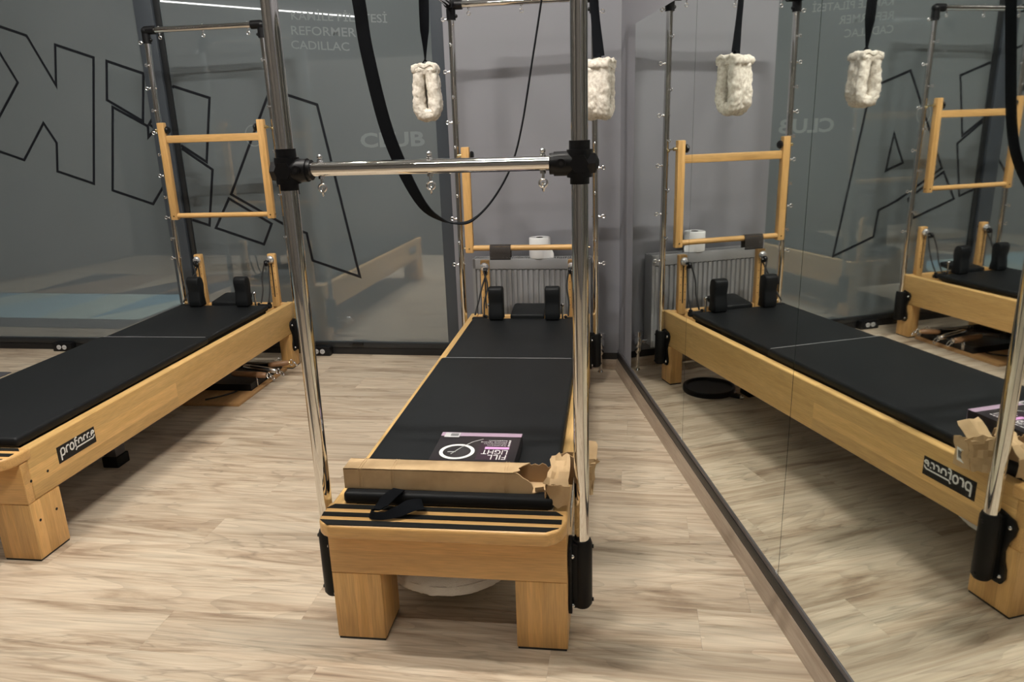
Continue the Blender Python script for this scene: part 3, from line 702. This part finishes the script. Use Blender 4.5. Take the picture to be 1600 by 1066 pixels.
STRAP = [(-0.246, 1.847), (-0.235, 1.719), (-0.198, 1.514), (-0.154, 1.38), (-0.098, 1.269), (-0.041, 1.223), (0.009, 1.211), (0.057, 1.222), (0.118, 1.28), (0.175, 1.372), (0.21, 1.483), (0.244, 1.656), (0.275, 1.82)]
def strap_loop():
    t = thing('strap_loop', 'long black webbing strap hanging in a deep loop above the centre mat', 'exercise strap', cw(.01, .38, 1.211), C_ROT)
    k = [(-.285, 2.118), (-.270, 2.0)]+STRAP+[(.300, 1.97), (.318, 2.118)]
    sp = smooth_path([(x, .38, z) for x, z in k], 5); o = Vector((.01, .38, 1.211)); n = len(sp); wd = []
    for i in range(n):
        q = i/(n-1); an = R(18+62*min(1, max(0, (q-.30)/.28)))
        wd.append((math.cos(an), -math.sin(an), 0))
    obj('webbing', [ribbon([p-o for p in sp], wd, .044, .003)], M['webbing'], t)
    obj('bar_sleeve', [ring((x-o.x, 0, 2.148-o.z), .024, .004, (1, 0, 0), 16, 6) for x in (-.285, .318)], M['webbing'], t)
strap_loop()

# ------------------------------------------------------------------ things on the centre reformer
def build_ring_light_box():
    t = thing('ring_light_box', 'black ring lamp carton with lilac edge lying on the black mat', 'box', cw(.050, .284, .4692), C_ROT)
    w, d, h = .133, .118, .046
    obj('carton', box(-w, w, -d, d, 0, h, .0015), M['box_black'], t)
    obj('lilac_edge', [box(-w-.0004, w+.0004, d-.028, d+.0006, h-.0004, h+.0006), box(-w-.0004, w+.0004, d, d+.0008, .004, h)], M['box_lilac'], t)
    top = lambda a, b, dd: (a, b, h+.0003+dd)
    up = lambda a, b, dd: (-a, -b, h+.0003+dd)     # print upside down for the viewer
    obj('ring_picture', [stroke(arc(-.056, -.032, .050, .050, 0, 360, 40)[:-1], .0115, top, True)], M['white'], t)
    obj('stand_picture', [stroke([(-.072, -.05), (-.048, .0), (-.02, .042), (.012, .068)], .0025, top), stroke([(-.085, -.035), (-.06, -.033)], .004, top)], M['sticker'], t)
    obj('print_panel', [prism([(.01, -.085), (.108, -.085), (.108, .060), (.01, .060)], lambda a, b, dd: (a, b, h+.0002+dd), 0, .0002)], M['box_plum'], t)
    obj('pink_bar', [prism([(.028, -.008), (.105, -.008), (.105, .008), (.028, .008)], lambda a, b, dd: (a, b, h+.0006+dd), 0, .0004)], M['box_pink'], t)
    obj('title_lettering', [fit_text('LIGHT', -.103, -.022, .014, .046, up), fit_text('FILL', -.103, -.045, .051, .083, up)], M['white'], t)
    rows = ['Fill light and beauty lamp', 'Mobile phone and desk or stand', 'Makeup lighting', 'Shooting lighting applications']
    obj('small_lettering', [fit_text(r, -.092, -.092+.06+.012*(i % 3), -.024-.0125*i, -.016-.0125*i, up) for i, r in enumerate(rows)]
        + [prism([(.098, .016+.0125*i), (.104, .016+.0125*i), (.104, .023+.0125*i), (.098, .023+.0125*i)], lambda a, b, dd: (a, b, h+.0006+dd), 0, .0004) for i in range(4)], M['white'], t)
    st = obj('barcode_sticker', [box(-w+.012, -w+.062, d-.04, d-.004, h+.0007, h+.0012)], M['sticker'], t)
    obj('barcode', [box(-w+.032+.0026*i, -w+.0335+.0026*i, d-.030, d-.010, h+.0012, h+.0016) for i in range(10)], M['box_black'], st)
build_ring_light_box()

def patch(c, nx, ny, jit, seed, thick=.003, ragged=()):
    """crumpled card patch spanned by 4 corners c (a b along the bottom, d c along the top)"""
    r = random.Random(seed); a, b, cc, d = [Vector(q) for q in c]; V, F = [], []
    n = ((b-a).cross(d-a)).normalized(); g = []
    for j in range(ny+1):
        for i in range(nx+1):
            s, t = i/nx, j/ny
            p = a.lerp(b, s).lerp(d.lerp(cc, s), t)
            p = p+n*r.uniform(-jit, jit)+(b-a).normalized()*r.uniform(-jit, jit)*.35
            if ('t' in ragged and j == ny) or ('b' in ragged and j == 0): p = p+(d-a).normalized()*r.uniform(-.009, .006)
            if ('r' in ragged and i == nx) or ('l' in ragged and i == 0): p = p+(b-a).normalized()*r.uniform(-.009, .006)
            g.append(p)
    V = [p+n*thick/2 for p in g]+[p-n*thick/2 for p in g]; o = len(g); w = nx+1
    for j in range(ny):
        for i in range(nx):
            q = [j*w+i, j*w+i+1, (j+1)*w+i+1, (j+1)*w+i]; F.append(q); F.append([o+k for k in q[::-1]])
    bd = [i for i in range(w)]+[j*w+nx for j in range(1, ny+1)]+[ny*w+i for i in range(nx-1, -1, -1)]+[j*w for j in range(ny-1, 0, -1)]
    for k in range(len(bd)): i, j = bd[k], bd[(k+1) % len(bd)]; F.append([i, o+i, o+j, j])
    return V, F
def build_cardboard():
    t = thing('cardboard_box', 'long brown cardboard box torn open at one end, lying across the mat front', 'box', cw(0, .11, .4695), C_ROT)
    X = lambda p: p
    h = .064; v0, v1 = -.033, .040; th = .003
    front = [(-.310, 0), (.246, 0), (.252, .018), (.247, .032), (.236, .042), (.222, .050), (.212, .060), (.205, h), (-.06, h), (-.31, h)]
    topp = [(-.310, v0), (.204, v0), (.192, v0+.006), (.206, v0+.014), (.212, v0+.022), (.206, v0+.034), (.216, v0+.05), (.236, v1), (-.310, v1)]
    back = [(-.310, 0), (.312, 0), (.318, .03), (.305, .048), (.298, .057), (.290, .050), (.282, .060), (.272, .064), (.262, .057), (.250, .062), (.240, .057), (.228, h), (-.310, h)]
    bott = [(-.310, v0), (.252, v0), (.268, v0+.012), (.290, v0+.02), (.30, v1), (-.310, v1)]
    obj('box_side', prism(front, lambda a, b, d: (a, d, b), v0, v0+th), M['card'], t)
    obj('box_side', prism(topp, lambda a, b, d: (a, b, d), h-th, h), M['card'], t)
    obj('box_side', prism(back, lambda a, b, d: (a, d, b), v1-th, v1), M['card_in'], t)
    obj('box_side', prism(bott, lambda a, b, d: (a, b, d), .0, th), M['card'], t)
    obj('box_end', box(-.3125, -.3095, v0, v1, 0, h), M['card'], t)
    for u in (-.268, -.170, .165):
        obj('fold_crease', [box(u, u+.0022, v0-.0012, v1, h, h+.0012), box(u, u+.0022, v0-.0013, v0, .002, h), box(u+.008, u+.0098, v0-.0012, v1, h, h+.001), box(u+.008, u+.0098, v0-.0012, v0, .002, h)], M['card'], t)
    # torn, crumpled end: flaps folded over the rail
    Z = -.4695; O = -.11
    P = lambda u, v, z: (u, v+O, z+Z)
    fl = [([P(.296, .058, .447), P(.352, .050, .449), P(.358, .048, .512), P(.290, .056, .512)], 4, 3, .004, 1, 'bl', 'card'),
          ([P(.288, .057, .512), P(.354, .049, .513), P(.356, .135, .572), P(.306, .140, .566)], 6, 5, .006, 2, 'tl', 'card'),
          ([P(.300, .138, .470), P(.362, .140, .470), P(.362, .142, .575), P(.300, .142, .562)], 4, 4, .006, 3, 't', 'card_in'),
          ([P(.290, .057, .470), P(.300, .138, .470), P(.304, .140, .555), P(.288, .058, .512)], 3, 3, .004, 4, 'l', 'card_in'),
          ([P(.372, .118, .440), P(.420, .150, .440), P(.432, .165, .545), P(.374, .124, .562)], 5, 5, .007, 5, 'rt', 'card'),
          ([P(.374, .124, .545), P(.430, .150, .535), P(.424, .215, .582), P(.362, .200, .592)], 4, 4, .006, 6, 'rt', 'card'),
          ([P(.420, .150, .440), P(.395, .235, .430), P(.402, .235, .52), P(.432, .165, .545)], 4, 4, .006, 7, 'b', 'card'),
          ([P(.256, .080, .475), P(.290, .086, .473), P(.284, .082, .492), P(.256, .078, .490)], 3, 2, .002, 8, 'r', 'card'),
          ([P(.345, .142, .500), P(.374, .122, .500), P(.374, .124, .560), P(.345, .142, .570)], 2, 3, .004, 9, '', 'card_in')]
    for c, nx, ny, j, sd, rg, m in fl: obj('torn_flap', patch(c, nx, ny, j, sd, .003, rg), M[m], t, 20)
    s = obj('barcode_sticker', patch([P(.418, .175, .452), P(.406, .212, .448), P(.410, .214, .492), P(.424, .178, .496)], 1, 1, 0, 1, .001), M['white'], t)
    bars = []
    for i in range(7):
        a = Vector(P(.4172, .179, .462)).lerp(Vector(P(.4082, .207, .459)), i/7)
        bars.append(cyl(a+Vector((.0013, 0, 0)), a+Vector((.0048, .001, .026)), .0009, 4))
    obj('barcode', bars, M['plastic'], s)
build_cardboard()
def build_hand_loop():
    t = thing('hand_loop', 'small black webbing hand loop lying over the mat end onto the platform strips', 'exercise strap', cw(-.15, .03, .434), C_ROT)
    pts = [(.006, .040, .0405), (-.002, .016, .0415), (-.016, -.004, .034), (-.042, -.030, .014), (-.054, -.048, .010), (-.046, -.066, .011), (-.014, -.068, .012), (.026, -.050, .018), (.058, -.028, .026), (.088, -.010, .022)]
    wd = [(1, -.1, 0), (1, -.1, 0), (1, -.1, .1), (.95, .1, .35), (.5, .3, .9), (.1, .3, 1), (-.1, .5, 1), (-.2, .8, .75), (-.3, 1, .45), (-.3, 1, .3)]
    sp = smooth_path(pts, 5); w2 = [Vector(wd[min(i//5, 9)]).lerp(Vector(wd[min(i//5+1, 9)]), (i % 5)/5) for i in range(len(sp))]
    wl = [.040 if i < 13 else (.022 if 17 < i < 31 else (.030 if i <= 17 else .022+.020*min(1, (i-31)/8))) for i in range(len(sp))]
    for i, p in enumerate(sp): p.z = max(p.z, .003+abs(w2[i].normalized().z)*wl[i]/2)
    obj('webbing', [ribbon(sp, w2, wl, .003)], M['webbing'], t)
build_hand_loop()
def build_mesh_band():
    t = thing('mesh_band', 'dark open mesh band draped over the rung of the centre push frame', 'cloth', cw(-.147, 2.275, .834), C_ROT)
    pts = [(0, -.020, -.062), (0, -.021, -.03), (0, -.019, -.004)]+[(0, -.0185*math.cos(R(a)), .0185*math.sin(R(a))) for a in range(20, 170, 25)]+[(0, .019, -.004), (0, .021, -.03), (0, .021, -.055)]
    obj('mesh', [ribbon(pts, [(1, 0, 0)]*len(pts), .118, .0016)], M['mesh_cloth'], t)
    obj('hem', [cyl((-.058, -.020, -.063), (.058, -.020, -.063), .0022, 6), cyl((-.058, .021, -.056), (.058, .021, -.056), .0022, 6)], M['webbing'], t)
build_mesh_band()

# ------------------------------------------------------------------ radiator, toilet roll
def build_radiator():
    rx = GA; fx = .405                                     # local x runs along the back wall
    cx, cy = .405, 4.418+GS*(.405-.893)
    t = thing('radiator', 'grey steel panel radiator on the back wall behind the centre reformer', 'radiator', (cx, cy, 0), GA)
    x0, x1, zb, zt = -.355, .360, .155, .722; yf, yb = -.128, -.030
    obj('front_panel', [box(x0, x1, yf, yf+.010, zt-.062, zt, .003), box(x0, x1, yf, yf+.010, zb, zb+.045, .003), box(x0, x0+.018, yf, yf+.010, zb, zt), box(x1-.018, x1, yf, yf+.010, zb, zt)], M['radiator'], t)
    n = 21; p = (x1-x0-.03)/n
    for i in range(n):
        a = x0+.015+p*i
        poly = [(a, yf+.011), (a+p*.22, yf+.010), (a+p*.34, yf-.001), (a+p*.82, yf-.001), (a+p*.94, yf+.010), (a+p, yf+.011), (a+p, yf+.016), (a, yf+.016)]
        obj('rib', [prism(poly, lambda q, b, d: (q, b, d), zb+.044, zt-.066)], M['radiator'], t)
        obj('rib_shade', [box(a+p*.30, a+p*.86, yf+.002, yf+.0095, zt-.068, zt-.0605)], M['radiator_dark'], t)  # dark dash stands in for the shade where the grooves begin
    obj('rear_panel', box(x0, x1, yb-.01, yb, zb, zt-.005), M['radiator'], t)
    for a in (x0, x1-.004): obj('side_panel', box(a, a+.004, yf+.004, yb, zb+.01, zt-.002, .001), M['radiator'], t)
    obj('top_grille', [box(x0, x1, yf+.008, yf+.018, zt-.006, zt+.001), box(x0, x1, yb-.012, yb, zt-.006, zt+.001)]
        + [box(x0+.006+i*.0125, x0+.012+i*.0125, yf+.018, yb-.012, zt-.006, zt) for i in range(int((x1-x0)/.0125)-1)], M['radiator'], t)
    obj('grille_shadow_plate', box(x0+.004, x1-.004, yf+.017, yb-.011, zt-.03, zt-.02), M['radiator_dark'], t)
    obj('wall_hook', [box(a, a+.03, yb, -.001, .3, .6) for a in (-.25, .25)], M['radiator'], t)
    vx, vy = x1+.058, -.070
    vv = obj('valve', [cyl((x1-.003, vy, .185), (vx, vy, .185), .010, 12), tube([(vx, vy, .150), (vx, vy, .165), (vx, vy, .205), (vx, vy, .215)], [.017, .024, .024, .017], 14),
                       tube([(vx, vy, .215), (vx, vy, .222), (vx, vy, .250), (vx, vy, .258)], [.018, .026, .028, .016], 12)], M['steel'], t)
    obj('pipe', [cyl((vx, vy, 0), (vx, vy, .152), .010, 12), tube([(vx, vy, .0), (vx, vy, .012)], [.019, .012], 14), tube([(vx, vy, .11), (vx, vy, .13), (vx, vy, .15)], [.012, .021, .019], 12)], M['chrome'], t)
    # roll of paper standing on the grille
    q = thing('toilet_roll', 'white toilet paper roll standing on the radiator with a loose end', 'toilet paper', (.4405, cy+GS*(.4405-cx)-.075, zt+.0012), GA)
    rr, hh = .064, .120
    obj('paper_roll', [lathe([(.020, 0), (rr-.002, 0), (rr, .003), (rr, hh-.003), (rr-.002, hh), (.021, hh), (.021, hh-.03), (.0, hh-.03)], n=36)], M['paper'], q)
    obj('core', [lathe([(.0212, hh-.06), (.0215, hh+.001), (.0195, hh+.001), (.0195, hh-.028)], n=24)], M['core'], q)
    pts = [(.030, -rr+.006, 0), (.056, -.038, 0), (.072, -.030, 0), (.088, -.036, 0)]
    sp = smooth_path([(x, y, 0) for x, y, _ in pts], 4)
    V, F = [], []
    for i, s_ in enumerate(sp):
        hgt = .10-.085*(i/len(sp))**1.4 if i > 3 else .10
        V += [Vector((s_.x, s_.y, .001)), Vector((s_.x+.002*math.sin(i*2.1), s_.y-.002, hgt*.55)), Vector((s_.x, s_.y+.002, hgt))]
    for i in range(len(sp)-1):
        for k in range(2): F.append([i*3+k, i*3+k+1, (i+1)*3+k+1, (i+1)*3+k])
    obj('loose_end', [(V, F)], M['paper'], q, 20)
build_radiator()

# ------------------------------------------------------------------ under the reformers
def build_fleece_pad():
    t = thing('fleece_cushion', 'white round fleece cushion tucked under the foot end of the centre reformer', 'cushion', cw(-.055, .318, .0785), C_ROT)
    prof = [(.0, .0), (.10, .0), (.16, .001), (.185, .006), (.197, .014), (.204, .024), (.206, .035), (.205, .05), (.200, .062), (.19, .075), (.175, .086), (.15, .095), (.12, .10), (.06, .104), (0, .105)]
    V, F = lathe([(r*1.08, z) for r, z in prof], n=150)
    V2 = []
    for p in V:
        q = p.normalized()*fluff(p, .006, 5) if p.length > .01 else Vector(); w = p+q; w.z = max(0, w.z); V2.append(w)
    obj('fleece_cover', [(V2, F)], M['fleece_white'], t, 70)
    obj('seam_band', [ring((0, 0, .05), .2205, .003, (0, 0, 1), 40, 6)], M['fleece_white'], t)
build_fleece_pad()
def build_ring():
    t = thing('balance_disc', 'black round disc with a chrome-tipped handle on the floor under the head end', 'exercise disc', cw(.185, 2.108), C_ROT)
    obj('disc', [lathe([(.0, 0), (.142, 0), (.146, .006), (.146, .028), (.142, .033), (.132, .033), (.127, .020), (.0, .018)], n=48)], M['plastic'], t)
    obj('grip', [tube([(-.06, -.135, .017), (-.075, -.165, .018), (-.085, -.195, .018)], [.016, .015, .012], 12)], M['rubber'], t)
    obj('grip_tip', [ball((-.088, -.203, .018), .013, 10), ball((-.07, -.160, .033), .006, 8)], M['steel'], t)
build_ring()
def carabiner(parent, c, ax, r=.014):
    return obj('carabiner', [ring(c, r, .0026, ax, 14, 6, 1, 1.6)], M['steel'], parent)
def build_left_clutter():
    b = thing('wooden_board', 'thin brown wooden board on the floor under the left reformer', 'board', lw(.035, 1.875), L_ROT)
    obj('panel', box(-.29, .285, -.30, .36, 0, .018, .002), M['ply'], b)
    obj('cord', [tube(smooth_path([(.175, -.105, .0235), (.165, -.14, .0235), (.12, -.20, .0235), (.06, -.26, .0235)], 6), .005, 8)], M['cord'], b)
    tr = thing('black_tray', 'black storage tray on the wooden board, heaped with springs and handles', 'tray', lw(.03, 1.99, .0185), L_ROT)
    obj('tray_bottom', box(-.25, .265, -.205, .225, 0, .008, .002), M['plastic'], tr)
    for q in (box(-.25, .265, -.205, -.197, .0082, .042), box(-.25, .265, .217, .225, .0082, .042), box(-.25, -.242, -.196, .216, .0082, .042), box(.257, .265, -.196, .216, .0082, .042)): obj('tray_side', q, M['plastic'], tr)
    def handle(label, a, c, r, m, tip):
        a, c = Vector(a), Vector(c); t = thing('spring_handle', label, 'exercise handle', lw(*((a+c)/2)), L_ROT, 'springs and handles heaped in the tray')
        o = (a+c)/2; d = (c-a).normalized(); a, c = a-o, c-o
        obj('grip', [tube([a, a+d*.01, a.lerp(c, .3), a.lerp(c, .7), c-d*.01, c], [r*.5, r*.95, r, r*1.06, r*.95, r*.5], 14)], M[m], t)
        carabiner(t, c+d*.012, (d.y, -d.x, .2), .011); carabiner(t, c+d*.038+Vector((0, 0, -.012)), (d.x, d.y, .6), .012)
        obj('end_cap', [cyl(c-d*.002, c+d*.004, r*.55, 10)], M['brass' if tip else 'steel'], t)
    handle('brown wooden spring handle lying nearest the leg of the left reformer', (.270, 2.08, .085), (.392, 2.125, .088), .017, 'handle', True)
    handle('long brown wooden handle at the tray edge, nearer the viewer', (.12, 1.90, .088), (.352, 1.885, .084), .0185, 'handle', False)
    handle('dark metal spring handle lying between the two wooden handles', (.15, 2.00, .100), (.372, 1.975, .082), .0165, 'steel', False)
    for i, (a, c, lab) in enumerate((((.02, 2.10, .080), (.28, 2.16, .085), 'steel coil spring at the back of the heap under the left reformer'), ((-.05, 1.93, .064), (.10, 2.06, .068), 'steel coil spring lying deep inside the tray under the left reformer'))):
        a, c = Vector(a), Vector(c); o = (a+c)/2; t = thing('coil_spring', lab, 'spring', lw(*o), L_ROT, 'springs and handles heaped in the tray')
        d = (c-a); x, y = frame_of(d); nn = 220; L_ = [a-o+d*(k/nn)+(x*math.cos(k*.9)+y*math.sin(k*.9))*.011 for k in range(nn+1)]
        obj('coil', [tube(L_, .0017, 5)], M['steel'], t); carabiner(t, c-o+d.normalized()*.022, (d.y, -d.x, 0), .012); carabiner(t, a-o-d.normalized()*.022, (d.y, -d.x, 0), .012)
    cz = thing('carabiner_hook', 'loose steel carabiner hooked over the near tray edge', 'carabiner', lw(.300, 1.86, .052), L_ROT)
    obj('hook_body', [ring((0, 0, 0), .015, .0032, (1, .5, 0), 16, 6, 1, 1.7)], M['steel'], cz); obj('gate', [cyl((-.004, .008, -.02), (.004, -.008, .015), .0028, 6)], M['steel'], cz)
build_left_clutter()

# ------------------------------------------------------------------ patterned rug at the far left, seen only as a reflection in the glass
def build_rug():
    t = thing('patchwork_rug', 'dark rug with blue and brown facets at far left, beyond the left reformer', 'rug', lw(-3.10, .85), L_ROT)
    cols = dict(blue=(.30, .52, .66), pale=(.55, .70, .68), sky=(.42, .64, .74), brown=(.34, .25, .18), tan=(.50, .42, .32), dark=(.10, .10, .11))
    ms = {k: plain('rug_'+k, c, .9, spec=.1) for k, c in cols.items()}
    obj('rug_base', box(-1.5, 1.52, -1.0, 1.26, 0, .006), ms['dark'], t)
    bands = [(-.95, .02, ['brown', 'tan', 'dark', 'brown', 'tan', 'brown', 'dark']), (.04, 1.0, ['sky', 'blue', 'pale', 'sky', 'pale', 'blue', 'pale'])]
    for y0, y1, cs in bands:
        n = 6; w = 3.0/n
        for i in range(n):
            x = -1.5+i*w
            obj('facet', prism([(x+.004, y0), (x+w-.004, y0), (x+.004, y1)], lambda a, b, d: (a, b, d), .0062, .011), ms[cs[i]], t)
            obj('facet', prism([(x+w, y0+.01), (x+w, y1), (x+.012, y1)], lambda a, b, d: (a, b, d), .0062, .011), ms[cs[(i*3+1) % 7]], t)
build_rug()
